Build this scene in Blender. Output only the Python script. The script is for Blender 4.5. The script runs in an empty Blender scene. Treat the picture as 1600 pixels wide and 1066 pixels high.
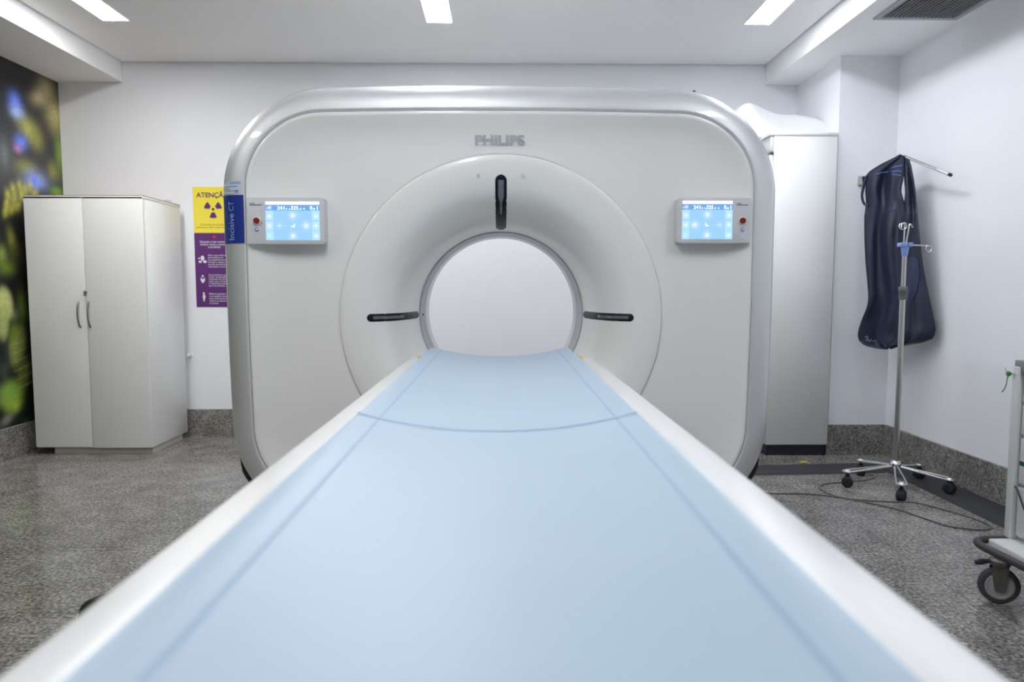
import bpy, bmesh, math, random
import numpy as np
from mathutils import Vector, Matrix

random.seed(4); rng = np.random.default_rng(4)
SC = bpy.context.scene
COL = SC.collection
PI = math.pi

# ------------------------------------------------------------------ camera, world, exposure
F = 1090.0; CXP, CYP = 800.0, 533.0; CAMH = 1.10
pitch = math.atan(84 / F); yaw = math.atan(17 / F * math.cos(pitch))
fw = np.array([math.sin(yaw) * math.cos(pitch), math.cos(yaw) * math.cos(pitch), -math.sin(pitch)])
rt = np.array([math.cos(yaw), -math.sin(yaw), 0.0]); up = np.cross(rt, fw)
CAM = np.array([0.0, 0.0, CAMH])
cd = bpy.data.cameras.new('camera'); cam = bpy.data.objects.new('camera', cd); COL.objects.link(cam)
cd.sensor_width = 36.0; cd.lens = F / 1600 * 36.0; cd.clip_start = 0.02
cam.matrix_world = Matrix(((rt[0], up[0], -fw[0], 0.0), (rt[1], up[1], -fw[1], 0.0), (rt[2], up[2], -fw[2], CAMH), (0, 0, 0, 1)))
cd.dof.use_dof = True; cd.dof.focus_distance = 2.75; cd.dof.aperture_fstop = 3.0
SC.camera = cam
w = bpy.data.worlds.new('world'); SC.world = w; w.use_nodes = True
w.node_tree.nodes['Background'].inputs[0].default_value = (0, 0, 0, 1)
w.node_tree.nodes['Background'].inputs[1].default_value = 0.0
SC.view_settings.view_transform = 'Standard'; SC.view_settings.look = 'None'
SC.view_settings.gamma = 1.0; SC.view_settings.use_curve_mapping = False
SC.view_settings.exposure = 0.0
SC.cycles.diffuse_bounces = 8; SC.cycles.max_bounces = 14
LAMP = 41.0            # radiance of the ceiling panels

# pixel -> place helpers (a pixel is a direction; the plane it meets gives the distance)
def ray(px, py): return fw + rt * (px - CXP) / F - up * (py - CYP) / F
def onz(px, py, z=0.0):
    d = ray(px, py); return CAM + d * (z - CAMH) / d[2]
def ony(px, py, y):
    d = ray(px, py); return CAM + d * y / d[1]
def onx(px, py, x):
    d = ray(px, py); return CAM + d * x / d[0]

# ------------------------------------------------------------------ materials
def srgb(r, g, b):
    f = lambda c: (c / 255 / 12.92) if c / 255 <= 0.04045 else ((c / 255 + 0.055) / 1.055) ** 2.4
    return (f(r), f(g), f(b))
MATS = {}
def mat(name, col, rough=0.5, metal=0.0, var=0.03, vscale=6.0, bump=0.0, bscale=200.0, coat=0.0, emit=0.0, spec=0.5, sheen=0.0):
    if name in MATS: return MATS[name]
    m = bpy.data.materials.new(name); m.use_nodes = True
    nt = m.node_tree; b = nt.nodes['Principled BSDF']
    b.inputs['Roughness'].default_value = rough; b.inputs['Metallic'].default_value = metal
    b.inputs['Specular IOR Level'].default_value = spec
    b.inputs['Coat Weight'].default_value = coat; b.inputs['Coat Roughness'].default_value = 0.04
    if sheen: b.inputs['Sheen Weight'].default_value = sheen
    tc = nt.nodes.new('ShaderNodeTexCoord')
    n = nt.nodes.new('ShaderNodeTexNoise'); n.inputs['Scale'].default_value = vscale; n.inputs['Detail'].default_value = 3
    nt.links.new(tc.outputs['Object'], n.inputs['Vector'])
    mx = nt.nodes.new('ShaderNodeMix'); mx.data_type = 'RGBA'
    mx.inputs[6].default_value = (*[c * (1 - var) for c in col], 1); mx.inputs[7].default_value = (*[min(1, c * (1 + var)) for c in col], 1)
    nt.links.new(n.outputs['Fac'], mx.inputs[0]); nt.links.new(mx.outputs[2], b.inputs['Base Color'])
    if bump:
        n2 = nt.nodes.new('ShaderNodeTexNoise'); n2.inputs['Scale'].default_value = bscale
        nt.links.new(tc.outputs['Object'], n2.inputs['Vector'])
        bp = nt.nodes.new('ShaderNodeBump'); bp.inputs['Strength'].default_value = bump; bp.inputs['Distance'].default_value = 0.002
        nt.links.new(n2.outputs['Fac'], bp.inputs['Height']); nt.links.new(bp.outputs['Normal'], b.inputs['Normal'])
    if emit:
        b.inputs['Emission Color'].default_value = (*col, 1); b.inputs['Emission Strength'].default_value = emit
    MATS[name] = m; return m

def granite(name, lo, mid, hi, rough):
    m = bpy.data.materials.new(name); m.use_nodes = True; nt = m.node_tree; b = nt.nodes['Principled BSDF']
    g = nt.nodes.new('ShaderNodeNewGeometry')
    n1 = nt.nodes.new('ShaderNodeTexNoise'); n1.inputs['Scale'].default_value = 75; n1.inputs['Detail'].default_value = 5; n1.inputs['Roughness'].default_value = 0.65
    n2 = nt.nodes.new('ShaderNodeTexNoise'); n2.inputs['Scale'].default_value = 7; n2.inputs['Detail'].default_value = 3
    v = nt.nodes.new('ShaderNodeTexVoronoi'); v.inputs['Scale'].default_value = 130
    for q in (n1, n2, v): nt.links.new(g.outputs['Position'], q.inputs['Vector'])
    a = nt.nodes.new('ShaderNodeMath'); a.operation = 'MULTIPLY_ADD'; a.inputs[1].default_value = 0.28
    nt.links.new(n2.outputs['Fac'], a.inputs[0]); nt.links.new(n1.outputs['Fac'], a.inputs[2])
    a2 = nt.nodes.new('ShaderNodeMath'); a2.operation = 'MULTIPLY_ADD'; a2.inputs[1].default_value = 0.12
    sp = nt.nodes.new('ShaderNodeSeparateColor'); nt.links.new(v.outputs['Color'], sp.inputs[0])
    nt.links.new(sp.outputs[0], a2.inputs[0]); nt.links.new(a.outputs[0], a2.inputs[2])
    r = nt.nodes.new('ShaderNodeValToRGB'); e = r.color_ramp.elements
    e[0].position = 0.52; e[0].color = (*lo, 1); e[1].position = 0.88; e[1].color = (*hi, 1)
    k = e.new(0.68); k.color = (*mid, 1)
    nt.links.new(a2.outputs[0], r.inputs['Fac']); nt.links.new(r.outputs['Color'], b.inputs['Base Color'])
    b.inputs['Roughness'].default_value = rough
    b.inputs['Specular IOR Level'].default_value = 0.5
    MATS[name] = m; return m

def attr_mat(name, rough=0.5, emit=0.0):
    m = bpy.data.materials.new(name); m.use_nodes = True; nt = m.node_tree; b = nt.nodes['Principled BSDF']
    a = nt.nodes.new('ShaderNodeVertexColor'); a.layer_name = 'print'
    b.inputs['Roughness'].default_value = rough
    if emit:
        b.inputs['Base Color'].default_value = (0.02, 0.02, 0.02, 1)
        nt.links.new(a.outputs['Color'], b.inputs['Emission Color']); b.inputs['Emission Strength'].default_value = emit
    else:
        nt.links.new(a.outputs['Color'], b.inputs['Base Color'])
    MATS[name] = m; return m

def lamp_mat(name, col, k=1.0):
    m = bpy.data.materials.new(name); m.use_nodes = True; nt = m.node_tree; b = nt.nodes['Principled BSDF']
    b.inputs['Base Color'].default_value = (0.9, 0.9, 0.9, 1)
    n = nt.nodes.new('ShaderNodeTexNoise'); n.inputs['Scale'].default_value = 3
    mx = nt.nodes.new('ShaderNodeMix'); mx.data_type = 'RGBA'
    mx.inputs[6].default_value = (*col, 1); mx.inputs[7].default_value = (*[c * 0.98 for c in col], 1)
    nt.links.new(n.outputs['Fac'], mx.inputs[0]); nt.links.new(mx.outputs[2], b.inputs['Emission Color'])
    b.inputs['Emission Strength'].default_value = LAMP * k
    MATS[name] = m; return m

WALL = mat('wall_paint', (0.86, 0.87, 0.905), 0.6, var=0.01, bump=0.05, bscale=120)
CEIL = mat('ceiling_paint', (0.94, 0.94, 0.945), 0.8, var=0.01)
GRAN = granite('grey_granite', (0.07, 0.066, 0.061), (0.19, 0.181, 0.168), (0.42, 0.40, 0.37), 0.13)
GRANB = granite('baseboard_granite', (0.07, 0.066, 0.061), (0.19, 0.181, 0.168), (0.42, 0.40, 0.37), 0.3)
JOINT = mat('joint_grout', (0.06, 0.06, 0.06), 0.7)
WHITE = mat('gantry_white', (0.85, 0.85, 0.83), 0.28, var=0.006, coat=0.35)
SILVER = mat('silver_lacquer', (0.735, 0.74, 0.755), 0.50, metal=0.65, var=0.01, coat=1.0)
RINGGREY = mat('scan_window_grey', (0.42, 0.42, 0.46), 0.35, var=0.02)
BORE = mat('bore_liner_white', (0.82, 0.82, 0.85), 0.35, var=0.01)
PANELGREY = mat('panel_grey', (0.62, 0.63, 0.65), 0.4, var=0.01)
LOGO = mat('logo_grey', (0.40, 0.42, 0.45), 0.4, metal=0.2)
BLACK = mat('black_gloss', (0.012, 0.013, 0.018), 0.25, var=0.1)
BLACKM = mat('black_matt', (0.018, 0.019, 0.024), 0.55, var=0.1)
NAVYPLINTH = mat('plinth_dark', (0.014, 0.016, 0.026), 0.5)
RUBBER = mat('rubber_dark', (0.03, 0.031, 0.035), 0.6, var=0.15, vscale=30, bump=0.1)
SLOTBLACK = mat('laser_slot_black', (0.008, 0.009, 0.012), 0.35, var=0.1, spec=0.2)
SLOTGLASS = mat('laser_window_glass', (0.13, 0.15, 0.18), 0.08, var=0.4, vscale=40, coat=0.5)
STRIPE = mat('blue_stripe', srgb(28, 52, 140), 0.35, var=0.02, coat=0.3)
PALEBLUE = mat('pale_blue_ink', srgb(150, 175, 225), 0.5)
PAPER = mat('sticker_paper', srgb(205, 215, 230), 0.5)
INKGREY = mat('ink_grey', (0.12, 0.13, 0.15), 0.6)
RED = mat('red_button', srgb(140, 30, 32), 0.35)
CREAM = mat('cream_plastic', (0.78, 0.77, 0.70), 0.4)
SCRWHITE = mat('screen_white', (0.95, 1.0, 1.0), 0.3, emit=1.0)
PAD = mat('mattress_blue', (0.39, 0.50, 0.615), 0.42, var=0.02, vscale=4, bump=0.03, bscale=300)
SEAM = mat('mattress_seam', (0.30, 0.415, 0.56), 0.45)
COUCH = mat('couch_white', (0.85, 0.85, 0.85), 0.22, var=0.006, coat=0.3)
YELLOW = mat('yellow_sticker', srgb(225, 205, 60), 0.5)
LAMIN = mat('cabinet_laminate', (0.83, 0.83, 0.815), 0.4, var=0.01, bump=0.03)
WOODEDGE = mat('raw_wood_edge', (0.42, 0.29, 0.17), 0.7, var=0.2, vscale=30)
CHROME = mat('chrome', (0.75, 0.75, 0.74), 0.14, metal=1.0, var=0.02)
STEEL = mat('brushed_steel', (0.55, 0.55, 0.53), 0.28, metal=1.0, var=0.05, vscale=40)
DARKSTEEL = mat('handle_metal', (0.30, 0.29, 0.26), 0.3, metal=1.0)
IVBLUE = mat('iv_blue_plastic', srgb(135, 160, 220), 0.4)
GREYPL = mat('grey_plastic', (0.13, 0.13, 0.135), 0.45)
APRON = mat('apron_navy', (0.017, 0.022, 0.050), 0.36, var=0.25, vscale=9, bump=0.15, bscale=50)
APRONIN = mat('apron_inner_blue', (0.015, 0.026, 0.072), 0.5, var=0.2)
APTRIM = mat('apron_trim', srgb(95, 130, 205), 0.5)
SHELL = mat('moulded_shell_white', (0.78, 0.78, 0.77), 0.35, var=0.01)
PVC = mat('cart_white', (0.68, 0.69, 0.68), 0.35, var=0.02)
TRAY = mat('cart_tray', (0.30, 0.30, 0.31), 0.35, metal=0.7)
BUMPER = mat('bumper_rubber', (0.045, 0.043, 0.045), 0.55, var=0.2)
TYRE = mat('tyre_rubber', (0.06, 0.06, 0.065), 0.6, var=0.1)
WHEELGREY = mat('wheel_grey', (0.36, 0.36, 0.36), 0.4)
OLDMETAL = mat('worn_metal', (0.16, 0.15, 0.13), 0.4, metal=0.6, var=0.4, vscale=60)
GREEN = mat('green_ribbon', srgb(40, 130, 50), 0.5)
CABLE = mat('cable_grey', (0.13, 0.13, 0.13), 0.5)
GRILLE = mat('grille_frame', (0.42, 0.42, 0.44), 0.5)
DUCT = mat('duct_metal_grey', (0.10, 0.10, 0.105), 0.6)
SLAT = mat('grille_slat', (0.33, 0.33, 0.34), 0.5)
PYELLOW = mat('poster_yellow', srgb(244, 224, 72), 0.45, var=0.01)
PPURPLE = mat('poster_purple', srgb(92, 38, 112), 0.45, var=0.02)
PWHITE = mat('poster_white_ink', (0.80, 0.76, 0.82), 0.5)
POLIVE = mat('poster_olive_ink', srgb(140, 120, 50), 0.5)
PRED = mat('poster_red_ink', srgb(190, 40, 50), 0.5)
MURAL = attr_mat('mural_print', 0.45)
SCREEN = attr_mat('screen_print', 0.2, emit=1.0)
LCOL = ((1.0, 1.0, 0.975), (0.985, 0.99, 1.0), (0.665, 0.70, 0.75))
DIFF = [lamp_mat('lamp_diffuser', c) for c in LCOL]

# ------------------------------------------------------------------ builders
ORG = {}
def tag(o, label=None, cat=None, group=None, kind=None):
    if label: o['label'] = label
    if cat: o['category'] = cat
    if group: o['group'] = group
    if kind: o['kind'] = kind
    return o
def thing(name, loc, label, cat, group=None):
    o = bpy.data.objects.new(name, None); o.empty_display_size = 0.05; COL.objects.link(o)
    o.location = loc; ORG[o] = Vector(loc); return tag(o, label, cat, group)
def link(name, me, parent=None, loc=None):
    o = bpy.data.objects.new(name, me); COL.objects.link(o)
    if parent is not None:
        o.parent = parent
    if loc is not None: o.location = Vector(loc) - (ORG[parent] if parent is not None else Vector((0, 0, 0)))
    ORG[o] = Vector(loc) if loc is not None else (ORG[parent].copy() if parent is not None else Vector((0, 0, 0)))
    return o
def mk(name, verts, faces, m, parent=None, smooth=False):
    off = ORG[parent] if parent is not None else Vector((0, 0, 0))
    me = bpy.data.meshes.new(name)
    me.from_pydata([tuple(Vector(v) - off) for v in verts], [], faces)
    me.materials.append(m)
    bm = bmesh.new(); bm.from_mesh(me); bmesh.ops.recalc_face_normals(bm, faces=bm.faces); bm.to_mesh(me); bm.free()
    if smooth: me.polygons.foreach_set('use_smooth', [True] * len(me.polygons))
    me.update()
    return link(name, me, parent)
def smooth_by_angle(me, ang=0.6):
    me.polygons.foreach_set('use_smooth', [True] * len(me.polygons))
    bm = bmesh.new(); bm.from_mesh(me)
    for e in bm.edges:
        if len(e.link_faces) == 2: e.smooth = e.calc_face_angle(0) < ang
        else: e.smooth = False
    bm.to_mesh(me); bm.free()
def boxv(x0, x1, y0, y1, z0, z1):
    v = [(x, y, z) for z in (z0, z1) for y in (y0, y1) for x in (x0, x1)]
    f = [(0, 2, 3, 1), (4, 5, 7, 6), (0, 1, 5, 4), (2, 6, 7, 3), (0, 4, 6, 2), (1, 3, 7, 5)]
    return v, f
def box(name, x0, x1, y0, y1, z0, z1, m, parent=None, bev=0.0, seg=2):
    v, f = boxv(x0, x1, y0, y1, z0, z1)
    o = mk(name, v, f, m, parent)
    if bev:
        bm = bmesh.new(); bm.from_mesh(o.data)
        bmesh.ops.bevel(bm, geom=list(bm.edges), offset=bev, segments=seg, profile=0.5, affect='EDGES')
        bm.to_mesh(o.data); bm.free()
        smooth_by_angle(o.data, 0.9)
    return o
def loft(rings, closed=True, cap0=False, cap1=False):
    n = len(rings[0]); v = [tuple(p) for r in rings for p in r]; f = []
    for i in range(len(rings) - 1):
        for j in range(n if closed else n - 1):
            k = (j + 1) % n
            f.append((i * n + j, i * n + k, (i + 1) * n + k, (i + 1) * n + j))
    if cap0: f.append(tuple(range(n)))
    if cap1: f.append(tuple(range((len(rings) - 1) * n, len(rings) * n)))
    return v, f
def tube_geo(pts, rad, seg=10, closed=False):
    P = [Vector(p) for p in pts]; n = len(P); rings = []
    R = rad if hasattr(rad, '__len__') else [rad] * n
    t0 = (P[1] - P[0]).normalized()
    a = t0.orthogonal().normalized()
    for i in range(n):
        if closed: t = (P[(i + 1) % n] - P[i - 1]).normalized()
        else: t = (P[min(i + 1, n - 1)] - P[max(i - 1, 0)]).normalized()
        a = (a - t * a.dot(t)).normalized(); b = t.cross(a)
        rings.append([P[i] + (a * math.cos(2 * PI * k / seg) + b * math.sin(2 * PI * k / seg)) * R[i] for k in range(seg)])
    if closed: rings.append(rings[0])
    return loft(rings, True, not closed, not closed)
def tube(name, pts, rad, m, parent=None, seg=10, closed=False):
    v, f = tube_geo(pts, rad, seg, closed)
    o = mk(name, v, f, m, parent); smooth_by_angle(o.data, 1.0); return o
def lathe(name, prof, centre, axis, m, parent=None, seg=28, ang=0.7):
    a = Vector(axis).normalized(); u = a.orthogonal().normalized(); w_ = a.cross(u); c = Vector(centre)
    rings = [[c + a * h + (u * math.cos(2 * PI * k / seg) + w_ * math.sin(2 * PI * k / seg)) * r for k in range(seg)] for r, h in prof]
    v, f = loft(rings, True, prof[0][0] > 1e-6, prof[-1][0] > 1e-6)
    o = mk(name, v, f, m, parent)
    bm = bmesh.new(); bm.from_mesh(o.data); bmesh.ops.remove_doubles(bm, verts=bm.verts, dist=1e-6); bm.to_mesh(o.data); bm.free()
    smooth_by_angle(o.data, ang); return o
def catmull(pts, n=8):
    P = [np.array(p, float) for p in pts]; P = [2 * P[0] - P[1]] + P + [2 * P[-1] - P[-2]]; out = []
    for i in range(1, len(P) - 2):
        for k in range(n):
            t = k / n
            out.append(0.5 * ((2 * P[i]) + (-P[i - 1] + P[i + 1]) * t + (2 * P[i - 1] - 5 * P[i] + 4 * P[i + 1] - P[i + 2]) * t * t + (-P[i - 1] + 3 * P[i] - 3 * P[i + 1] + P[i + 2]) * t ** 3))
    out.append(P[-2]); return out
def text(name, body, origin, xdir, ydir, wid, hgt, m, parent, bold=0.0, align='LEFT', depth=0.0008, space=1.0, maxw=None):
    """Lettering as a thin mesh: fitted to wid x hgt (hgt alone keeps the font's proportions), origin = lower left of the box (or lower middle)."""
    cu = bpy.data.curves.new(name, 'FONT'); cu.body = body; cu.size = 1.0; cu.offset = bold; cu.resolution_u = 3
    cu.space_line = space; cu.align_x = align
    t = bpy.data.objects.new('tmp', cu); COL.objects.link(t)
    dg = bpy.context.evaluated_depsgraph_get(); dg.update()
    me = bpy.data.meshes.new_from_object(t.evaluated_get(dg)); COL.objects.unlink(t); bpy.data.objects.remove(t)
    co = np.array([v.co[:] for v in me.vertices]); fs = [tuple(p.vertices) for p in me.polygons]
    lo, hi = co.min(0), co.max(0); sy = hgt / (hi[1] - lo[1]); sx = wid / (hi[0] - lo[0]) if wid else sy
    if maxw and sx * (hi[0] - lo[0]) > maxw: sx = maxw / (hi[0] - lo[0])
    cx = (lo[0] + hi[0]) / 2 if align == 'CENTER' else lo[0]
    X, Y = Vector(xdir).normalized(), Vector(ydir).normalized(); N = X.cross(Y); O = Vector(origin)
    vs = [O + X * ((c[0] - cx) * sx) + Y * ((c[1] - lo[1]) * sy) + N * depth for c in co]
    off = ORG[parent]; me2 = bpy.data.meshes.new(name)
    me2.from_pydata([tuple(v - off) for v in vs], [], fs); me2.materials.append(m)
    bpy.data.meshes.remove(me); return link(name, me2, parent)
def rounded_plate(name, x0, x1, y0, y1, z0, z1, rad, m, parent=None, bev=0.004, corners=(1, 1, 1, 1)):
    """Plate in the XZ plane between y0 (front) and y1 (back)."""
    pts = []
    for (cx, cz, a0, on) in ((x1, z1, 0, corners[0]), (x0, z1, 90, corners[1]), (x0, z0, 180, corners[2]), (x1, z0, 270, corners[3])):
        r = rad if on else 1e-4
        sx = cx - r if cx == x1 else cx + r; sz = cz - r if cz == z1 else cz + r
        for k in range(7):
            a = math.radians(a0 + 15 * k); pts.append((sx + r * math.cos(a), sz + r * math.sin(a)))
    c = np.array([(x0 + x1) / 2, (z0 + z1) / 2]); P = np.array(pts)
    def ins(d):
        s = np.array([1 - 2 * d / (x1 - x0), 1 - 2 * d / (z1 - z0)]); return (P - c) * s + c
    rings = [[(p[0], y1, p[1]) for p in P], [(p[0], y0 + bev, p[1]) for p in P], [(p[0], y0 + bev * 0.3, p[1]) for p in ins(bev * 0.3)], [(p[0], y0, p[1]) for p in ins(bev)]]
    v, f = loft(rings, True, True, True); o = mk(name, v, f, m, parent); smooth_by_angle(o.data, 0.7); return o
def struct(name, label, x0, x1, y0, y1, z0, z1, m):
    return tag(box(name, x0, x1, y0, y1, z0, z1, m), label, name.split('_')[0], kind='structure')

# ------------------------------------------------------------------ room
XL, XR, YB, YF, ZC, ZS = -3.16, 2.53, 5.15, -2.6, 2.70, 2.56
XP, YP = 2.15, 4.50                       # pillar in the right back corner
fl = struct('floor', 'polished grey granite floor laid in large square tiles', XL - 0.1, XR + 0.1, YF - 0.1, YB + 0.1, -0.12, -0.012, JOINT)
TS = 0.60; gap = 0.0012
xs = [XL] + [1.65 - TS * k for k in range(8, -2, -1) if XL < 1.65 - TS * k < XR] + [XR]
ys = [YF] + [2.91 - TS * k for k in range(9, -4, -1) if YF < 2.91 - TS * k < YB] + [YB]
tcache = {}
for i in range(len(xs) - 1):
    for j in range(len(ys) - 1):
        wx, wy = round(xs[i + 1] - xs[i], 4), round(ys[j + 1] - ys[j], 4)
        if wx < 0.01 or wy < 0.01: continue
        if (wx, wy) not in tcache:
            v, f = boxv(-wx / 2 + gap, wx / 2 - gap, -wy / 2 + gap, wy / 2 - gap, -0.014, 0.0)
            me = bpy.data.meshes.new('tile'); me.from_pydata(v, [], f); me.materials.append(GRAN); tcache[(wx, wy)] = me
        link('tile', tcache[(wx, wy)], fl, ((xs[i] + xs[i + 1]) / 2, (ys[j] + ys[j + 1]) / 2, 0))
struct('wall_back', 'white painted back wall behind the scanner gantry', XL - 0.1, XR + 0.1, YB, YB + 0.1, -0.12, 3.0, WALL)
struct('wall_left', 'left wall carrying the dark botanical mural', XL - 0.1, XL, YF, YB, -0.12, 3.0, WALL)
struct('wall_right', 'pale lavender white right wall beside the drip stand', XR, XR + 0.1, YF, YB, -0.12, 3.0, WALL)
struct('wall_front', 'plain white wall on the far side of the couch foot', XL - 0.1, XR + 0.1, YF - 0.1, YF, -0.12, 3.0, WALL)
struct('wall_pillar', 'white square pillar boxing out the corner behind the lead apron', XP, XR, YP, YB, -0.012, ZS + 0.03, WALL)
struct('ceiling', 'white plasterboard ceiling with a thin shadow gap at its edges', -2.69, 1.905, YF + 0.01, YB - 0.012, ZC, ZC + 0.06, CEIL)
struct('trim_1', 'white boxed beam under the ceiling above the mural', XL, -2.70, YF, YB - 0.002, ZS, 2.9, CEIL)
gx0, gx1, gy0, gy1 = 2.055, 2.455, 3.25, 3.86          # air grille opening in the right beam
V = []; Fc = []
for a in ((1.915, gx0, YF, YB - 0.002, ZS, 2.9), (gx1, XR, YF, YB - 0.002, ZS, 2.9), (gx0, gx1, YF, gy0, ZS, 2.9), (gx0, gx1, gy1, YB - 0.002, ZS, 2.9)):
    v, f = boxv(*a); n = len(V); V += v; Fc += [tuple(i + n for i in q) for q in f]
tag(mk('trim_2', V, Fc, CEIL), 'white boxed beam with air grille along the right wall', 'trim', kind='structure')
struct('trim_3', 'upper slab closing the shadow gap over the ceiling', XL - 0.1, XR + 0.1, YF - 0.1, YB + 0.1, 2.84, 2.95, CEIL)
BH = 0.20
struct('baseboard_back', 'grey granite skirting along the back wall', XL, XP, YB - 0.018, YB, 0, BH, GRANB)
struct('baseboard_left', 'grey granite skirting under the mural', XL, XL + 0.018, YF, YB - 0.018, 0, BH, GRANB)
struct('baseboard_right', 'grey granite skirting along the right wall', XR - 0.018, XR, YF, YP - 0.018, 0, BH, GRANB)
struct('baseboard_pillar', 'grey granite skirting wrapping the corner pillar', XP - 0.018, XR - 0.018, YP - 0.018, YP, 0, BH, GRANB)

# ceiling lights: the row in view and the row over the couch that the gantry's top edge mirrors
def ceiling_light(x, y0, dm, label, sfx=''):
    hw, ln = 0.075, 1.22
    t = thing('ceiling_light' + sfx, (x, y0 + ln / 2, ZC), label, 'ceiling light', 'recessed ceiling light panels')
    y1 = y0 + ln
    fr = [(x - hw - 0.006, x - hw, y0 - 0.006, y1 + 0.006), (x + hw, x + hw + 0.006, y0 - 0.006, y1 + 0.006), (x - hw, x + hw, y0 - 0.006, y0), (x - hw, x + hw, y1, y1 + 0.006)]
    V = []; Fc = []
    for a in fr:
        v, f = boxv(*a, ZC - 0.0035, ZC + 0.002); n = len(V); V += v; Fc += [tuple(i + n for i in q) for q in f]
    mk('frame', V, Fc, CEIL, t)
    box('diffuser' + sfx, x - hw, x + hw, y0, y1, ZC - 0.003, ZC + 0.001, dm, t)
LX = (-2.31, -0.37, 1.56)
for x, dm, who in zip(LX, DIFF, ('nearest the mural', 'in the middle', 'nearest the air grille')):
    ceiling_light(x, 4.36 - 1.22, dm, 'bright white ceiling panel behind the gantry top, %s' % who)
    ceiling_light(x, 0.55, dm, 'bright white ceiling panel above the couch, %s' % who, '_offscreen')

# air grille in the right beam
t = thing('air_grille', ((gx0 + gx1) / 2, (gy0 + gy1) / 2, ZS), 'dark slatted air grille set into the underside of the beam', 'air grille')
V = []; Fc = []
for a in ((gx0 - 0.03, gx0, gy0 - 0.03, gy1 + 0.03), (gx1, gx1 + 0.03, gy0 - 0.03, gy1 + 0.03), (gx0, gx1, gy0 - 0.03, gy0), (gx0, gx1, gy1, gy1 + 0.03)):
    v, f = boxv(*a, ZS - 0.008, ZS + 0.001); n = len(V); V += v; Fc += [tuple(i + n for i in q) for q in f]
mk('frame', V, Fc, GRILLE, t)
e_ = 0.003
V = []; Fc = []
for a in ((gx0, gx0 + e_, gy0, gy1, ZS, 2.84), (gx1 - e_, gx1, gy0, gy1, ZS, 2.84), (gx0, gx1, gy0, gy0 + e_, ZS, 2.84), (gx0, gx1, gy1 - e_, gy1, ZS, 2.84), (gx0, gx1, gy0, gy1, 2.83, 2.84)):
    v, f = boxv(*a); n = len(V); V += v; Fc += [tuple(i + n for i in q) for q in f]
tag(mk('duct', V, Fc, DUCT, t), 'grey metal duct box above the slats')
v, f = boxv(-0.0022, 0.0022, -(gy1 - gy0) / 2, (gy1 - gy0) / 2, -0.0075, 0.0)
sm = bpy.data.meshes.new('slat'); sm.from_pydata(v, [], f); sm.materials.append(SLAT)
NS = 18
for k in range(NS): link('slat', sm, t, (gx0 + (k + 0.5) * (gx1 - gx0) / NS, (gy0 + gy1) / 2, ZS))

# ------------------------------------------------------------------ mural (flat print on the left wall)
my0, my1, mz0, mz1 = -1.2, YB - 0.003, BH + 0.005, ZS - 0.004
ny, nz = 360, 235
Yg = np.linspace(my0, my1, ny); Zg = np.linspace(mz0, mz1, nz); YY, ZZ = np.meshgrid(Yg, Zg, indexing='ij')
img = np.zeros((ny, nz, 3)); img[:] = (0.010, 0.010, 0.012)
def blob(y, z, sy, sz, rot, col, a=0.9, p=2.0):
    global img
    c, s = math.cos(rot), math.sin(rot); dy, dz = (YY - y), (ZZ - z)
    u_, v_ = (dy * c + dz * s) / sy, (-dy * s + dz * c) / sz
    g = (a * np.exp(-((u_ ** 2 + v_ ** 2) ** (p / 2))))[..., None]; img = img * (1 - g) + np.array(col) * g
YEL, OLI, GRN, BLU, TAN = (0.36, 0.34, 0.07), (0.17, 0.17, 0.04), (0.13, 0.22, 0.02), (0.09, 0.16, 0.60), (0.36, 0.30, 0.17)
for k in range(90):                                     # out-of-focus plants over the whole print
    yy = rng.uniform(my0, 4.3); z = rng.uniform(mz0, 2.3)
    col = (OLI, GRN, YEL, (0.05, 0.06, 0.03), BLU if z > 1.3 else GRN)[rng.integers(5)]
    blob(yy, z, rng.uniform(.04, .14), rng.uniform(.05, .18), rng.uniform(-1, 1), col, rng.uniform(.4, .85))
def pb(px, py, wpx, hpx, rot, col, a=0.9, p=2.0):       # a feature of the print, sized where it lies on the wall
    c0 = onx(px, py, XL); c1 = onx(px + wpx, py, XL); c2 = onx(px, py - hpx, XL)
    blob(c0[1], c0[2], abs(c1[1] - c0[1]), abs(c2[2] - c0[2]), rot, col, a, p)
pb(10, 250, 40, 60, 0, (0.05, 0.055, 0.06), .8); pb(60, 240, 40, 50, 0, (0.03, 0.03, 0.035), .7)
for a in ((23, 160, 9, 15, .2, BLU), (26, 176, 10, 10, 0, (.25, .33, .62)), (44, 203, 15, 16, -.5, (.30, .30, .08)), (56, 215, 9, 18, .3, OLI),
          (32, 222, 9, 11, .3, BLU), (27, 232, 6, 7, 0, (.30, .14, .3)), (62, 150, 14, 12, .5, TAN), (72, 140, 12, 18, .2, (.22, .19, .10)), (85, 182, 13, 25, 0, (.33, .28, .12)),
          (92, 240, 6, 32, 0, (.13, .20, .03)), (82, 268, 8, 14, .3, OLI), (40, 262, 16, 12, 0, OLI), (56, 282, 17, 14, 0, (.20, .26, .50)), (52, 284, 8, 10, 0, BLU), (6, 240, 7, 20, 0, (.10, .11, .11)),
          (88, 300, 10, 8, 0, GRN)): pb(*a)
for k, (x, y) in enumerate(((12, 305), (20, 296), (30, 291), (39, 296), (47, 292), (10, 318), (22, 312), (33, 306), (8, 330), (18, 326), (54, 303), (27, 322))):
    pb(x, y, 4, 9, 0.4 - 0.1 * k, YEL, .85); pb(x + 2, y + 3, 2.5, 4, 0, (.12, .12, .02), .5)
for a in ((18, 375, 6, 18, .3, OLI), (2, 398, 8, 14, 0, (.16, .20, .05)), (10, 418, 13, 12, 0, (.10, .14, .02)), (22, 395, 10, 14, 0, (.05, .06, .02)),
          (33, 478, 6, 22, 0, (.10, .14, .02)), (20, 492, 9, 10, 0, (.12, .14, .08))): pb(*a)
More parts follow.
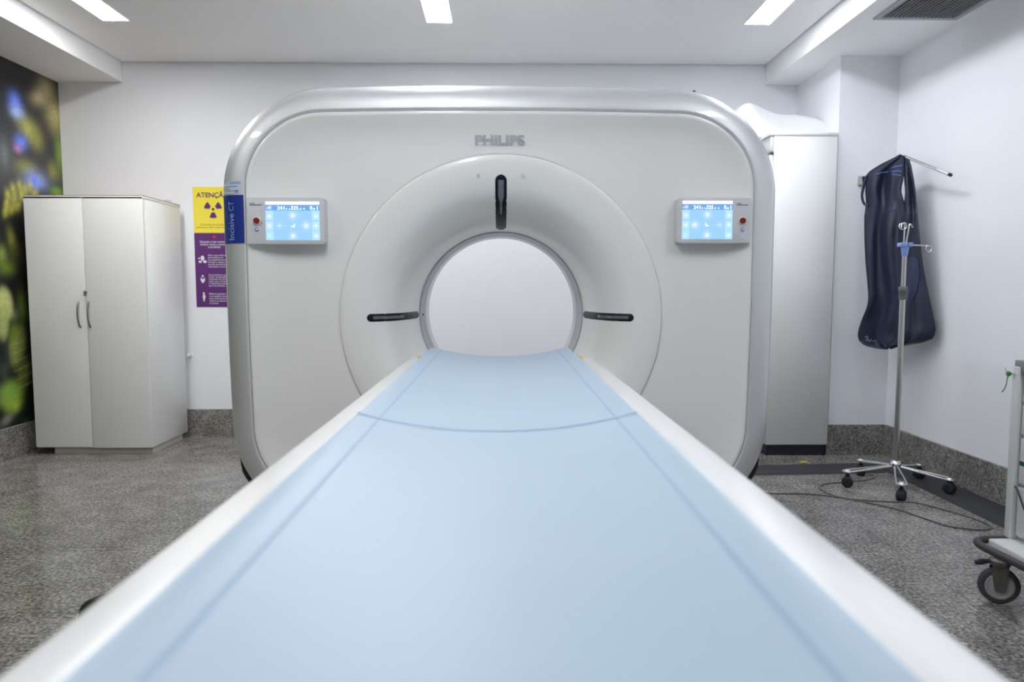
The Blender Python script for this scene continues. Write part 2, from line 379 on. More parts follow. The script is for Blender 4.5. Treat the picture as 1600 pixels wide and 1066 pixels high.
pb(7, 474, 12, 26, .2, (.34, .36, .14), .95, 6); pb(4, 505, 9, 28, 0, (.25, .28, .10), .9, 5)       # broad leaf
pb(26, 540, 13, 34, -.25, (.16, .19, .05), .95, 5); pb(36, 585, 9, 26, -.2, (.10, .12, .03), .9, 4); pb(19, 520, 5, 14, 0, (.08, .14, .01), .8)
for k in range(6): pb(25 + 3 * k, 536 + 13 * k, 13, 1.1, .2, (.30, .30, .15), .5, 3)
pb(10, 556, 4, 24, 0, (.02, .03, .03), .9); pb(6, 580, 7, 14, 0, (.03, .05, .04), .8)
pb(17, 620, 19, 25, 0, (.16, .24, .03), .97, 4); pb(14, 612, 12, 12, 0, (.12, .24, .06), .6); pb(24, 634, 8, 9, 0, (.28, .34, .06), .6)
pb(0, 648, 6, 9, 0, (.01, .01, .01), .9); pb(10, 656, 10, 7, .4, (.18, .19, .14), .7); pb(40, 660, 6, 6, 0, (.03, .08, .02), .8)
img = 0.012 + (img - 0.01) * 1.9; img *= (1 + 0.25 * (rng.random((ny, nz, 1)) - 0.5)); img = np.clip(img, 0, 1)
vs = [(XL + 0.004, Yg[i], Zg[j]) for i in range(ny) for j in range(nz)]
fs = [(i * nz + j, (i + 1) * nz + j, (i + 1) * nz + j + 1, i * nz + j + 1) for i in range(ny - 1) for j in range(nz - 1)]
mo = mk('wall_mural', vs, fs, MURAL)
ca = mo.data.color_attributes.new('print', 'FLOAT_COLOR', 'POINT')
ca.data.foreach_set('color', np.concatenate([img.reshape(-1, 3), np.ones((ny * nz, 1))], 1).ravel().astype(np.float32))
tag(mo, 'dark wall mural of blurred leaves, yellow buds and blue flowers', 'mural')

# ------------------------------------------------------------------ scanner gantry
G = thing('ct_scanner', (0, 3.2, 0), 'large white and silver scanner gantry with a round bore', 'scanner')
CZ = 0.98; NT = 384
TH = np.linspace(0, 2 * PI, NT, endpoint=False)
def outline(d, W=1.105, T=1.90, B=0.12, Rt=0.42, Rb=0.42):
    W, T, B, Rt, Rb = W - d, T - d, B + d, Rt - d, Rb - d; p = []
    def arc(cx, cz, r, a0): p.extend((cx + r * math.cos(math.radians(a0 + a)), cz + r * math.sin(math.radians(a0 + a))) for a in np.linspace(0, 90, 40))
    arc(W - Rt, T - Rt, Rt, 0); arc(-W + Rt, T - Rt, Rt, 90); arc(-W + Rb, B + Rb, Rb, 180); arc(W - Rb, B + Rb, Rb, 270)
    p = np.array(p); q = []
    for i in range(len(p)):
        a, b = p[i], p[(i + 1) % len(p)]; n = max(1, int(np.hypot(*(b - a)) / 0.02)); q += [a + (b - a) * k / n for k in range(n)]
    q = np.array(q)
    low = np.clip((1.1 - q[:, 1]) / 0.7, 0, 2); q[:, 0] *= 1 - 0.014 * low ** 2
    k_ = np.clip((q[:, 1] - 1.2) / 0.7, 0, 1); q[:, 1] -= 0.010 * (q[:, 0] / 0.7) ** 2 * k_ * k_ * (3 - 2 * k_)
    th = np.arctan2(q[:, 1] - CZ, q[:, 0]) % (2 * PI); r = np.hypot(q[:, 0], q[:, 1] - CZ); o = np.argsort(th)
    return np.interp(TH, th[o], r[o], period=2 * PI)
def pring(r, y): return [(r[k] * math.cos(TH[k]), y, CZ + r[k] * math.sin(TH[k])) for k in range(NT)]
bez = [(0.03, 3.68), (0.006, 3.66), (0.0, 3.60), (0.0, 2.92), (0.003, 2.86), (0.012, 2.803), (0.028, 2.764), (0.048, 2.739), (0.071, 2.723), (0.096, 2.7165), (0.115, 2.7135), (0.123, 2.7135), (0.1265, 2.718), (0.127, 2.735)]
v, f = loft([pring(outline(d), y) for d, y in bez])
tag(mk('bezel_shell', v, f, SILVER, G, True), 'satin silver rounded outer shell')
r0 = outline(0.27); rc = np.full(NT, 0.638)
fp = [(outline(0.1285), 2.735), (outline(0.1292), 2.716), (outline(0.132), 2.7128), (outline(0.145), 2.716), (outline(0.17), 2.727), (outline(0.20), 2.738), (outline(0.235), 2.745), (r0, 2.748)]
fp += [(r0 + (rc - r0) * k, 2.748) for k in (0.25, 0.5, 0.75, 0.94)] + [(rc, 2.7485), (np.full(NT, 0.6362), 2.7495), (np.full(NT, 0.6345), 2.7522)]
v, f = loft([pring(r, y) for r, y in fp]); mk('front_panel', v, f, WHITE, G, True)
FUN = [(0.6345, 2.7522), (0.6335, 2.7465), (0.631, 2.7415), (0.625, 2.739), (0.60, 2.7385), (0.565, 2.7395), (0.53, 2.745), (0.495, 2.758), (0.462, 2.782), (0.434, 2.818), (0.411, 2.866), (0.394, 2.925), (0.381, 2.99), (0.372, 3.05), (0.3665, 3.09), (0.364, 3.105)]
v, f = loft([pring(np.full(NT, r), y) for r, y in FUN]); mk('bore_cover', v, f, WHITE, G, True)
v, f = loft([pring(np.full(NT, r), y) for r, y in ((0.365, 3.106), (0.360, 3.106), (0.359, 3.112), (0.359, 3.33))])
tag(mk('scan_window', v, f, RINGGREY, G, True), 'grey ring inside the bore')
v, f = loft([pring(np.full(NT, r), y) for r, y in ((0.3605, 3.33), (0.360, 3.36), (0.361, 3.50), (0.375, 3.56), (0.42, 3.62), (0.52, 3.665), (0.60, 3.68), (0.64, 3.682))]); mk('bore_liner', v, f, BORE, G, True)
v, f = loft([pring(np.full(NT, 0.638), 3.682)] + [pring(rc + (outline(0.03) - rc) * k, 3.68) for k in (0.5, 1.0)]); mk('rear_panel', v, f, WHITE, G, True)
# black lower skirt and plinth
ro = outline(0.0, W=1.172, B=0.07, Rb=0.44); ri = outline(0.04)
zz_ = CZ + ro * np.sin(TH); kk_ = np.clip((0.47 - zz_) / 0.16, 0, 1); kk_ = kk_ ** 0.7; ro = outline(0.005) + (ro - outline(0.005)) * kk_
low = [k for k in range(NT) if CZ + ro[k] * math.sin(TH[k]) < 0.47]
def lring(r, y): return [(r[k] * math.cos(TH[k]), y, CZ + r[k] * math.sin(TH[k])) for k in low]
v, f = loft([lring(ri, 2.93), lring(ro - 0.012, 2.93), lring(ro - 0.003, 2.936), lring(ro, 2.95), lring(ro, 3.55), lring(ro - 0.02, 3.58), lring(ri, 3.58)], closed=False)
tag(mk('lower_skirt', v, f, BLACK, G, True), 'glossy black lower skirt')
box('plinth', -0.80, 0.80, 2.98, 3.58, 0.0, 0.14, BLACKM, G, 0.01)
# laser windows follow the funnel
FR = np.array([p[0] for p in FUN[4:]])[::-1]; FYv = np.array([p[1] for p in FUN[4:]])[::-1]
ARC = np.concatenate([[0], np.cumsum(np.hypot(np.diff(FR), np.diff(FYv)))])
def funnel_patch(name, ang, s0, s1, hw, lift, m, parent, round_=True, hw1=None):
    e = np.array([math.cos(ang), math.sin(ang)]); l = np.array([-e[1], e[0]]); rings = []
    ns = 30; L = abs(s1 - s0)
    for i in range(ns + 1):
        c_ = 0.5 - 0.5 * math.cos(PI * i / ns) if round_ else i / ns; s = s0 + (s1 - s0) * c_; r = np.interp(s, ARC, FR); y = np.interp(s, ARC, FYv)
        r2 = np.interp(s + 0.004, ARC, FR); y2 = np.interp(s + 0.004, ARC, FYv); tn = np.array([r2 - r, y2 - y]); tn /= np.hypot(*tn) + 1e-9
        nrm = np.array([tn[1], -tn[0]]); nrm = nrm if nrm[1] < 0 else -nrm
        h = hw if hw1 is None else hw + (hw1 - hw) * c_
        if round_:
            dd = min(c_, 1 - c_) * L
            h = h * math.sqrt(max(0.02, 1 - max(0, 1 - dd / hw) ** 2)) if dd < hw else h
        row = []
        for t_ in np.linspace(-1, 1, 7):
            edge = 0.0 if abs(t_) < 0.95 else -lift * 0.9
            q = e * (r + nrm[0] * (lift + edge)) + l * (h * t_); row.append((q[0], y + nrm[1] * (lift + edge), CZ + q[1]))
        rings.append(row)
    v, f = loft(rings, closed=False); return mk(name, v, f, m, parent, True)
def s_of(r): return float(np.interp(r, FR, ARC))
for ang, ra, rb, hw in ((PI / 2, 0.372, 0.555, 0.0225), (PI, 0.367, 0.527, 0.0155), (0, 0.367, 0.524, 0.0155)):
    lw = tag(funnel_patch('laser_window', ang, s_of(ra), s_of(rb), hw, 0.004, SLOTBLACK, G), 'long black glossy positioning light slot')
    if hw > 0.02:
        funnel_patch('glass', ang, s_of(0.475), s_of(0.535), hw * 0.68, 0.0052, SLOTGLASS, lw, False)
        funnel_patch('glass', ang, s_of(0.455), s_of(0.475), hw * 0.25, 0.0052, SLOTGLASS, lw, False, hw * 0.68)
        funnel_patch('glass', ang, s_of(0.418), s_of(0.455), hw * 0.25, 0.0050, SLOTGLASS, lw, False)
    else:
        funnel_patch('glass', ang, s_of(0.405), s_of(0.505), hw * 0.50, 0.0050, SLOTGLASS, lw, False)
for px in (747, 817):
    p = ony(px, 273, 2.729); lathe('screw_cap', [(0.0, -0.0015), (0.0045, -0.0015), (0.006, 0), (0.006, 0.004)], (p[0], p[1] - 0.001, p[2]), (0, 1, 0), PANELGREY, G, 16)
p = ony(664, 493, 3.15); lathe('sensor', [(0, -0.002), (0.004, -0.002), (0.005, 0.003)], (-0.357, 3.2, CZ - 0.005), (1, 0, 0), GREYPL, G, 12)
lathe('sensor', [(0.0, -0.004), (0.005, -0.003), (0.006, 0.004)], (0.76, 2.80, 1.868), (0.1, -0.4, 1), GREYPL, G, 12)
# name above the bore
a = ony(742, 226, 2.735); b = ony(820, 210, 2.735)
text('lettering', 'PHILIPS', (a[0], 2.7425, a[2]), (1, 0, 0), (0, 0, 1), b[0] - a[0], b[2] - a[2], LOGO, G, bold=0.04, depth=0.0015)
# blue name stripe wrapped on the left of the shell
zs0, zs1 = ony(357, 382, 2.78)[2], ony(357, 308, 2.78)[2]
def bez_pt(d, y, z, lift=0.0015):     # point on the left flank (straight side) of the shell
    sag = max(0.0, z - 1.45) ** 2 / (2 * (0.42 - d))
    return (-(1.105 - d) - lift * 0.6 + sag, y - lift * 0.8, z)
sp = [q for q in bez[4:12]]
stv = [[bez_pt(d, y, z) for z in np.linspace(zs0, zs1, 5)] for d, y in sp]
v, f = loft(stv, closed=False)
st = tag(mk('name_stripe', v, f, STRIPE, G, True), 'royal blue stripe wrapped round the silver shell')
A = Vector(bez_pt(0.048, 2.739, 0)); Bp = Vector(bez_pt(0.096, 2.7165, 0)); X = Vector((0, 0, 1)); Yd = (A - Bp).normalized()
mid = (A + Bp) / 2
o_ = mid - Yd * 0.014 + Vector((0, 0, ony(368, 376, 2.75)[2]))
text('lettering', 'Incisive', o_, (0, 0, 1), Yd, (zs1 - zs0) * 0.545, 0.026, PALEBLUE, st, bold=0.004, depth=0.005)
text('lettering', 'CT', o_ + Vector((0, 0, (zs1 - zs0) * 0.605)), (0, 0, 1), Yd, (zs1 - zs0) * 0.19, 0.025, PALEBLUE, st, bold=-0.012, depth=0.005)
# small paper label above the stripe
zk0, zk1 = ony(367, 305, 2.76)[2], ony(367, 286, 2.76)[2]
kv = [[bez_pt(d, y, z) for z in np.linspace(zk0, zk1, 4)] for d, y in [q for q in bez[6:11]]]
v, f = loft(kv, closed=False); sk = tag(mk('sticker', v, f, PAPER, G, True), 'small pale paper inspection label')
for k, (za, zb, dA, dB, mm) in enumerate(((0.78, 0.98, 0.066, 0.110, PALEBLUE), (0.55, 0.60, 0.035, 0.10, INKGREY), (0.36, 0.40, 0.035, 0.07, INKGREY), (0.2, 0.24, 0.05, 0.105, INKGREY), (0.06, 0.30, 0.09, 0.105, mat('label_ink_blue', srgb(120, 145, 205), 0.5)))):
    ds = np.linspace(dA, dB, 6); bd = np.array([q[0] for q in bez]); by = np.array([q[1] for q in bez])
    rows = [[bez_pt(d, float(np.interp(d, bd[3:], by[3:])), zk0 + (zk1 - zk0) * z, 0.0028) for z in (za, zb)] for d in ds]
    v, f = loft(rows, closed=False); mk('print_line', v, f, mm, sk)
# two control panels
def control_panel(px0, px1, py0, py1, sx0, sx1, sy0, sy1, bx, side, where):
    y0 = 2.698
    a = ony(px0, py1, y0); b = ony(px1, py0, y0)
    xa, xb = a[0], b[0]
    cp = rounded_plate('control_panel', xa, xb, y0, 2.756, a[2], b[2], 0.014, PANELGREY, G, 0.004, (1, 0, 0, 1) if side < 0 else (0, 1, 1, 0))
    tag(cp, 'light grey touch control panel ' + where)
    s0 = ony(sx0, sy1, y0); s1 = ony(sx1, sy0, y0); W, Hh = s1[0] - s0[0], s1[2] - s0[2]
    nu, nv = 150, 110
    U, Vv = np.meshgrid(np.linspace(0, 1, nu), np.linspace(0, 1, nv), indexing='ij')
    im = np.zeros((nu, nv, 3)); im[:] = srgb(160, 212, 252)
    colx = 0.145
    im[(U < colx) | (U > 1 - colx)] = srgb(182, 232, 255)
    for yy in (0.25, 0.50): im[((U < colx) | (U > 1 - colx)) & (abs(Vv - yy) < 0.006)] = srgb(150, 205, 245)
    im[(abs(Vv - 0.375) < 0.004) & (abs(U - 0.5) < 0.28)] = srgb(185, 225, 255)
    def soft(u, v_, r, c, a=1.0):
        g = (a * np.exp(-(((U - u) * W) ** 2 + ((Vv - v_) * Hh) ** 2) / (r * r)))[..., None]; im[:] = im * (1 - g) + np.array(c) * g
    wht = (1, 1, 1)
    far = 0.75 if side < 0 else 0.25
    for u, v_ in ((0.5, 0.64), (0.5, 0.11), (far, 0.375)): soft(u, v_, 0.014, srgb(205, 238, 255), .9); soft(u, v_, 0.007, wht, .8)
    soft(1 - far, 0.375, 0.012, srgb(185, 226, 255), .7); soft(1 - far, 0.375, 0.004, wht, .7)
    for v_ in (0.62, 0.375, 0.11):
        for u in (0.07, 0.93): soft(u, v_, 0.007, wht, .85 if not (u < .5 and v_ < .2) else .4)
    m_ = ((abs(U - 0.5) < 0.035) & (abs(Vv - 0.355) < 0.02)) | ((abs(U - (0.525 if side < 0 else 0.475)) < 0.012) & (abs(Vv - 0.385) < 0.045)); im[m_] = 1.0
    im[(Vv > 0.77)] = srgb(112, 168, 232); im[(Vv > 0.915)] = 1.0
    soft(0.08, 0.84, 0.006, wht, .9); soft(0.03, 0.825, 0.0028, wht, .9)
    vs = [(s0[0] + W * U[i, j], y0 - 0.0012, s0[2] + Hh * Vv[i, j]) for i in range(nu) for j in range(nv)]
    fs = [(i * nv + j, (i + 1) * nv + j, (i + 1) * nv + j + 1, i * nv + j + 1) for i in range(nu - 1) for j in range(nv - 1)]
    so = mk('screen', vs, fs, SCREEN, cp); at = so.data.color_attributes.new('print', 'FLOAT_COLOR', 'POINT')
    at.data.foreach_set('color', np.concatenate([im.reshape(-1, 3), np.ones((nu * nv, 1))], 1).ravel().astype(np.float32))
    tag(so, 'lit pale blue touch screen with position read-out')
    zb = s0[2] + Hh * 0.785; hh = Hh * 0.095
    for body, u, ww, h_ in (('241', 0.22, 0.135, hh), ('.2', 0.365, 0.045, hh * 0.5), ('A', 0.43, 0.035, hh * 0.45), ('325', 0.475, 0.135, hh), ('.3', 0.62, 0.045, hh * 0.5), ('q', 0.70, 0.03, hh * 0.45), ('0', 0.825, 0.045, hh), ('.0', 0.872, 0.05, hh * 0.5), ('I', 0.955, 0.014, hh)):
        text('digits', body, (s0[0] + W * u, y0 - 0.0012, zb), (1, 0, 0), (0, 0, 1), W * ww, h_, SCRWHITE, cp, bold=0.012, depth=0.0012)
    p = ony(bx, 345, y0)
    lathe('button_ring', [(0.0155, 0.001), (0.0155, -0.003), (0.0125, -0.004), (0.0, -0.004)], (p[0], y0, p[2]), (0, 1, 0), CREAM, cp, 28)
    tag(lathe('emergency_button', [(0.0115, -0.003), (0.0115, -0.010), (0.010, -0.0125), (0.0055, -0.0125), (0.0045, -0.011), (0.0, -0.011)], (p[0], y0, p[2]), (0, 1, 0), RED, cp, 28), 'dark red round button')
    p2 = ony(bx, 358.5, y0)
    tag(lathe('light_button', [(0.0075, 0.001), (0.0075, -0.0025), (0.0062, -0.0035), (0.0, -0.0035)], (p2[0], y0, p2[2]), (0, 1, 0), PAPER, cp, 20), 'small round pale button with a blue ring')
    ringp = [(p2[0] + 0.0062 * math.cos(q), y0 - 0.0036, p2[2] + 0.0062 * math.sin(q)) for q in np.linspace(0.5, 2 * PI - 0.3, 20)]
    tube('button_mark', ringp, 0.0012, mat('button_blue', srgb(60, 100, 200), 0.5), cp, 6)
    qx = ony(px0 + 4 if side < 0 else 1151, 321, y0)
    box('fine_print', qx[0], qx[0] + 0.020, y0 - 0.0008, y0 + 0.001, qx[2] + 0.006, qx[2] + 0.0085, INKGREY, cp)
    box('fine_print', qx[0], qx[0] + 0.045, y0 - 0.0008, y0 + 0.001, qx[2] + 0.000, qx[2] + 0.003, INKGREY, cp)
control_panel(386, 506.5, 308.5, 382, 416, 499, 315, 375.5, 401.6, -1, 'beside the blue name stripe')
control_panel(1057.5, 1174, 308.5, 380.5, 1065.2, 1145, 313.8, 374, 1159.8, 1, 'at the edge without a blue stripe')

# ------------------------------------------------------------------ patient couch
Ct = thing('patient_couch', (0, 1.0, 0), 'white patient couch with a pale blue mattress leading into the bore', 'patient couch')
YE = 2.62; YN = -0.75
def couch_section(y, s=1.0):
    p = [(-0.300, 0.60), (-0.326, 0.70), (-0.337, 0.80), (-0.339, 0.832), (-0.3365, 0.839), (-0.328, 0.8425), (-0.285, 0.846), (-0.262, 0.846)]
    p += [(x, 0.815 + 0.031 * (abs(x) / 0.262) ** 2) for x in np.linspace(-0.24, 0.24, 13)]
    p += [(-a, b) for a, b in reversed(p[:8])]
    return [(a * s, y, 0.846 - (0.846 - b) * (1 if s == 1 else s)) for a, b in p]
ends = [(YE, 0.90), (YE - 0.004, 0.945), (YE - 0.012, 0.97), (YE - 0.03, 0.99), (YE - 0.06, 1.0)]
rings = [couch_section(y, s) for y, s in [(YN, 0.97), (YN + 0.02, 1.0)]] + [couch_section(y) for y in np.linspace(YN + 0.06, YE - 0.08, 16)] + [couch_section(y, s) for y, s in reversed(ends)]
v, f = loft(rings, True, True, True); o = mk('top_cover', v, f, COUCH, Ct); smooth_by_angle(o.data, 0.6)
PX0 = -0.006
def pad_z(x, y, hw=0.246, lift=0.0):
    s = min(1.0, abs(x - PX0) / hw); return 0.8775 + 0.0045 * y - 0.034 * (1 - s ** 2.2) + lift
PE = 2.485
def pad_slab(name, hw, lift, th, m, ye, yn=YN + 0.02):
    X_ = np.linspace(-hw, hw, 41) + PX0; rings = []
    for y in np.linspace(yn, ye, 40):
        topr = [(x, y, pad_z(x, y, hw, lift) - (0.004 if abs(x - PX0) > hw - 1e-6 else 0.0)) for x in X_]
        botr = [(x, y, pad_z(x, y, hw, lift) - th) for x in X_[::-1]]
        rings.append(topr + botr)
    v, f = loft(rings, True, True, True); o = mk(name, v, f, m, Ct); smooth_by_angle(o.data, 0.9); return o
pad_slab('cradle', 0.2505, -0.014, 0.010, COUCH, PE + 0.01)
mt = tag(pad_slab('mattress', 0.246, 0.0, 0.016, PAD, PE), 'thin pale blue dished mattress')
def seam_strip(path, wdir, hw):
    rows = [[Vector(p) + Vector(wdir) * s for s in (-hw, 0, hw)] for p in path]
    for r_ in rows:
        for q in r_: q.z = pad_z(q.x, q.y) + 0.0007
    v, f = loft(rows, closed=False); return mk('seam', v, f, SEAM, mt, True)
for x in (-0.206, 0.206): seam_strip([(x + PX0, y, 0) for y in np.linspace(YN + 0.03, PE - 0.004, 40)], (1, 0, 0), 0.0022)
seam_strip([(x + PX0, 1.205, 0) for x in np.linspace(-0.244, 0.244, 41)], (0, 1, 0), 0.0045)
# warning stickers on the far corners of the cover
for s in (-1, 1):
    box('warning_sticker', s * 0.288 - 0.017, s * 0.288 + 0.017, 2.525, 2.565, 0.8450, 0.8462, YELLOW, Ct)
    box('warning_mark', s * 0.288 - 0.011, s * 0.288 + 0.011, 2.535, 2.540, 0.8455, 0.8465, BLACKM, Ct)
# body below the top
v, f = loft([[(x * 0.92, y, z) for x, y, z in couch_section(yy)] for yy in (YN + 0.04, 2.50)], True, True, True)
box('side_skirt', -0.29, 0.29, YN + 0.06, 2.52, 0.50, 0.70, COUCH, Ct, 0.03, 4)
box('pedestal', -0.24, 0.24, 0.15, 2.25, 0.10, 0.53, COUCH, Ct, 0.05, 4)
box('base', -0.28, 0.28, 0.0, 2.40, 0.0, 0.12, BLACKM, Ct, 0.02, 3)

# round black pedal on the floor past the couch edge
c = onz(168, 952, 0.04)
t = thing('foot_pedal', (c[0], c[1], 0), 'round glossy black foot pedal on the floor beside the couch', 'foot pedal')
lathe('base', [(0.092, 0.0), (0.092, 0.022), (0.087, 0.028), (0.0, 0.028)], (c[0], c[1], 0), (0, 0, 1), BLACKM, t, 40)
lathe('pad', [(0.080, 0.026), (0.082, 0.05), (0.074, 0.064), (0.056, 0.073), (0.0, 0.078)], (c[0], c[1], 0), (0, 0, 1), BLACK, t, 40, 1.2)
tube('rim', [(c[0] + 0.088 * math.cos(q), c[1] + 0.088 * math.sin(q), 0.03) for q in np.linspace(0, 2 * PI, 48, endpoint=False)], 0.004, CHROME, t, 8, True)

# ------------------------------------------------------------------ left cabinet
x0, x1, yf, yb, zt = -3.055, -2.300, 4.565, 5.09, 1.685
t = thing('storage_cabinet', ((x0 + x1) / 2, (yf + yb) / 2, 0), 'white two-door storage cabinet with bow handles beside the mural', 'cabinet')
box('body', x0, x1, yf + 0.02, yb, 0.045, zt - 0.018, LAMIN, t, 0.001, 1)
box('top_board', x0 - 0.002, x1 + 0.002, yf + 0.0, yb + 0.002, zt - 0.018, zt - 0.002, LAMIN, t, 0.001, 1)
tag(box('wood_edge', x0 - 0.001, x1 + 0.001, yf + 0.001, yb, zt - 0.003, zt + 0.004, WOODEDGE, t), 'unpainted brown wood edge')
tag(box('plinth', x0 + 0.10, x1 - 0.012, yf + 0.03, yb - 0.06, 0.0, 0.046, mat('plinth_beige', (0.46, 0.44, 0.39), 0.6), t), 'beige recessed plinth')
xm = -2.685
for (a, b, hx, dz) in ((x0, xm - 0.002, -2.733, 0.0), (xm + 0.002, x1, -2.668, -0.006)):
    d = box('door', a, b, yf, yf + 0.019, 0.052 + dz, zt - 0.006, LAMIN, t, 0.0015, 2)
    pth = [(hx, yf + 0.002, 1.005), (hx, yf - 0.008, 1.0), (hx - 0.002, yf - 0.017, 0.965), (hx - 0.002, yf - 0.020, 0.925), (hx, yf - 0.017, 0.885), (hx + 0.004, yf - 0.008, 0.847), (hx + 0.005, yf + 0.002, 0.842)]
    tag(tube('handle', catmull(pth, 6), 0.0052, DARKSTEEL, d, 8), 'bowed metal bar handle')
    if dz:
        lathe('lock', [(0.011, 0.002), (0.011, -0.006), (0.008, -0.009), (0.0, -0.009)], (hx - 0.018, yf, 1.068), (0, 1, 0), DARKSTEEL, d, 20)
        box('key', hx - 0.021, hx - 0.015, yf - 0.022, yf - 0.006, 1.046, 1.066, DARKSTEEL, d, 0.001, 1)
p = ony(262, 316, 5.0)
o = lathe('lid_cap', [(0.024, 0.0), (0.026, 0.008), (0.024, 0.02), (0.015, 0.024), (0.0, 0.024)], (p[0] + 0.0, 5.0, zt + 0.004), (0, 0, 1), PAPER, None, 24)
tag(o, 'small pale round cap lying on top of the two-door cabinet', 'cap')
# wall plug beside the cabinet
p = ony(297, 555, YB)
t = thing('wall_socket', (p[0], YB, p[2]), 'small round white socket on the wall beside the two-door cabinet', 'socket')
lathe('plate', [(0.022, 0.0), (0.022, -0.008), (0.018, -0.012), (0.0, -0.012)], (p[0], YB + 0.001, p[2]), (0, 1, 0), SHELL, t, 24)
lathe('plug', [(0.013, -0.010), (0.012, -0.035), (0.008, -0.042), (0.0, -0.042)], (p[0], YB, p[2]), (0, 1, 0), SHELL, t, 20)

# ------------------------------------------------------------------ warning poster on the back wall
yP = YB - 0.003
pw, ph = 0.285, None
a = ony(305, 480, yP); b = ony(303, 292, yP); px0 = (a[0] + b[0]) / 2; pz0, pz1 = a[2], b[2]; px1 = px0 + 0.285
t = thing('warning_poster', ((px0 + px1) / 2, YB, pz0), 'yellow and purple radiation warning poster on the back wall', 'poster')
zsplit = ony(304, 364, yP)[2]
box('yellow_sheet', px0, px1, yP, YB + 0.001, zsplit, pz1, PYELLOW, t); box('purple_sheet', px0, px1, yP, YB + 0.001, pz0, zsplit, PPURPLE, t)
pc = (px0 + px1) / 2; PH = pz1 - pz0
def pt(body, cx_, z, hgt, m, wid=None, align='CENTER', bold=0.0, maxw=None):
    text('lettering', body, (cx_, yP, z), (1, 0, 0), (0, 0, 1), wid, hgt, m, t, bold=bold, align=align, depth=0.001, maxw=maxw)
def fz(py): return ony(320, py, yP)[2]
pt('ATENÇÃO', pc, fz(310.5), fz(299) - fz(310.5), PPURPLE, 0.235, bold=0.02)
pt('Entrada proibida a\npessoas não autorizadas', pc, fz(357.5), 0.036, POLIVE, 0.245)
tz = fz(327)                                            # trefoil
vs = []; fs = []
for k in range(3):
    a0 = math.radians(90 + 60 + 120 * k - 60 - 60)
    base = math.radians((30, 150, 270)[k]); n0 = len(vs)
    for r_ in (0.024, 0.064):
        for q in np.linspace(-0.44, 0.44, 12): vs.append((pc + r_ * math.cos(base + q), yP - 0.001, tz + r_ * math.sin(base + q)))
    fs += [(n0 + i, n0 + i + 1, n0 + 12 + i + 1, n0 + 12 + i) for i in range(11)]
n0 = len(vs); vs += [(pc + 0.010 * math.cos(q), yP - 0.001, tz + 0.010 * math.sin(q)) for q in np.linspace(0, 2 * PI, 24, endpoint=False)]; fs.append(tuple(range(n0, n0 + 24)))
mk('trefoil', vs, fs, PPURPLE, t)
lathe('red_lamp_mark', [(0.012, 0.001), (0.012, -0.0008), (0.0, -0.0008)], (pc + 0.002, yP, fz(370)), (0, 1, 0), PRED, t, 24)
pt('Quando a luz vermelha\nestiver acesa a entrada\né proibida', pc, fz(388.5), 0.056, PWHITE, 0.205, bold=0.015)
for z, hgt, body in ((fz(418), 0.094, 'Não é permitida a\npermanência de\nacompanhante na sala\ndurante o exame, salvo\nquando estritamente\nnecessário e autorizado'),
                     (fz(448.5), 0.094, 'Acompanhante, quando\nhouver necessidade de\ncontenção do paciente\nexija e use corretamente\na vestimenta plumbífera\npara sua proteção'),
                     (fz(475), 0.080, 'Mulheres grávidas ou\ncom suspeita de gravidez\nfavor informarem ao\nmédico ou técnico antes\ndo exame')):
    pt(body, px0 + 0.095, z, hgt, PWHITE, 0.165, align='LEFT', bold=0.005)
def disc(cx_, cz_, rx, rz, nm='pictogram'):
    mk(nm, [(cx_ + rx * math.cos(q), yP - 0.001, cz_ + rz * math.sin(q)) for q in np.linspace(0, 2 * PI, 20, endpoint=False)], [tuple(range(20))], PWHITE, t)
ix = px0 + 0.052
zq = fz(406); disc(ix + 0.003, zq + 0.012, 0.014, 0.018); disc(ix - 0.022, zq + 0.010, 0.006, 0.006); disc(ix - 0.014, zq - 0.014, 0.012, 0.009); disc(ix + 0.020, zq - 0.014, 0.014, 0.010)
zq = fz(436); disc(ix, zq + 0.020, 0.007, 0.008); disc(ix, zq - 0.014, 0.010, 0.016); disc(ix - 0.012, zq - 0.004, 0.0035, 0.014); disc(ix + 0.012, zq - 0.004, 0.0035, 0.014)
zq = fz(463.5); disc(ix + 0.004, zq + 0.024, 0.007, 0.008); disc(ix + 0.005, zq - 0.002, 0.010, 0.019); disc(ix + 0.004, zq - 0.024, 0.005, 0.012)

# ------------------------------------------------------------------ tall cabinet by the pillar and the moulded shell on it
x0, x1, yf, yb, zt = 1.725, 2.128, 4.46, 5.10, 2.075
t = thing('tall_cabinet', ((x0 + x1) / 2, (yf + yb) / 2, 0), 'tall narrow white cabinet on a black plinth beside the pillar', 'cabinet')
box('side_panel', x0, x1, yf, yf + 0.018, 0.075, zt - 0.022, LAMIN, t, 0.001, 1)
box('body', x0 + 0.002, x1 - 0.004, yf + 0.019, yb, 0.075, zt - 0.022, LAMIN, t, 0.001, 1)
box('top_board', x0 - 0.03, x1 + 0.005, yf - 0.004, yb + 0.004, zt - 0.021, zt, LAMIN, t, 0.0015, 1)
tag(box('plinth', x0 + 0.01, x1 - 0.005, yf + 0.02, yb - 0.02, 0.0, 0.076, NAVYPLINTH, t), 'black plinth')
for (ya, yc) in ((yf + 0.004, (yf + yb) / 2 - 0.002), ((yf + yb) / 2 + 0.002, yb - 0.004)):
    for (za, zb_) in ((0.08, 1.935), (1.955, zt - 0.026)):
        d = box('door', x0 - 0.022, x0 - 0.003, ya, yc, za, zb_, LAMIN, t, 0.0015, 1)
tag(box('hinge', x0 - 0.014, x0 + 0.001, yf + 0.001, yf + 0.03, 1.936, 1.954, OLDMETAL, t), 'small metal hinge')
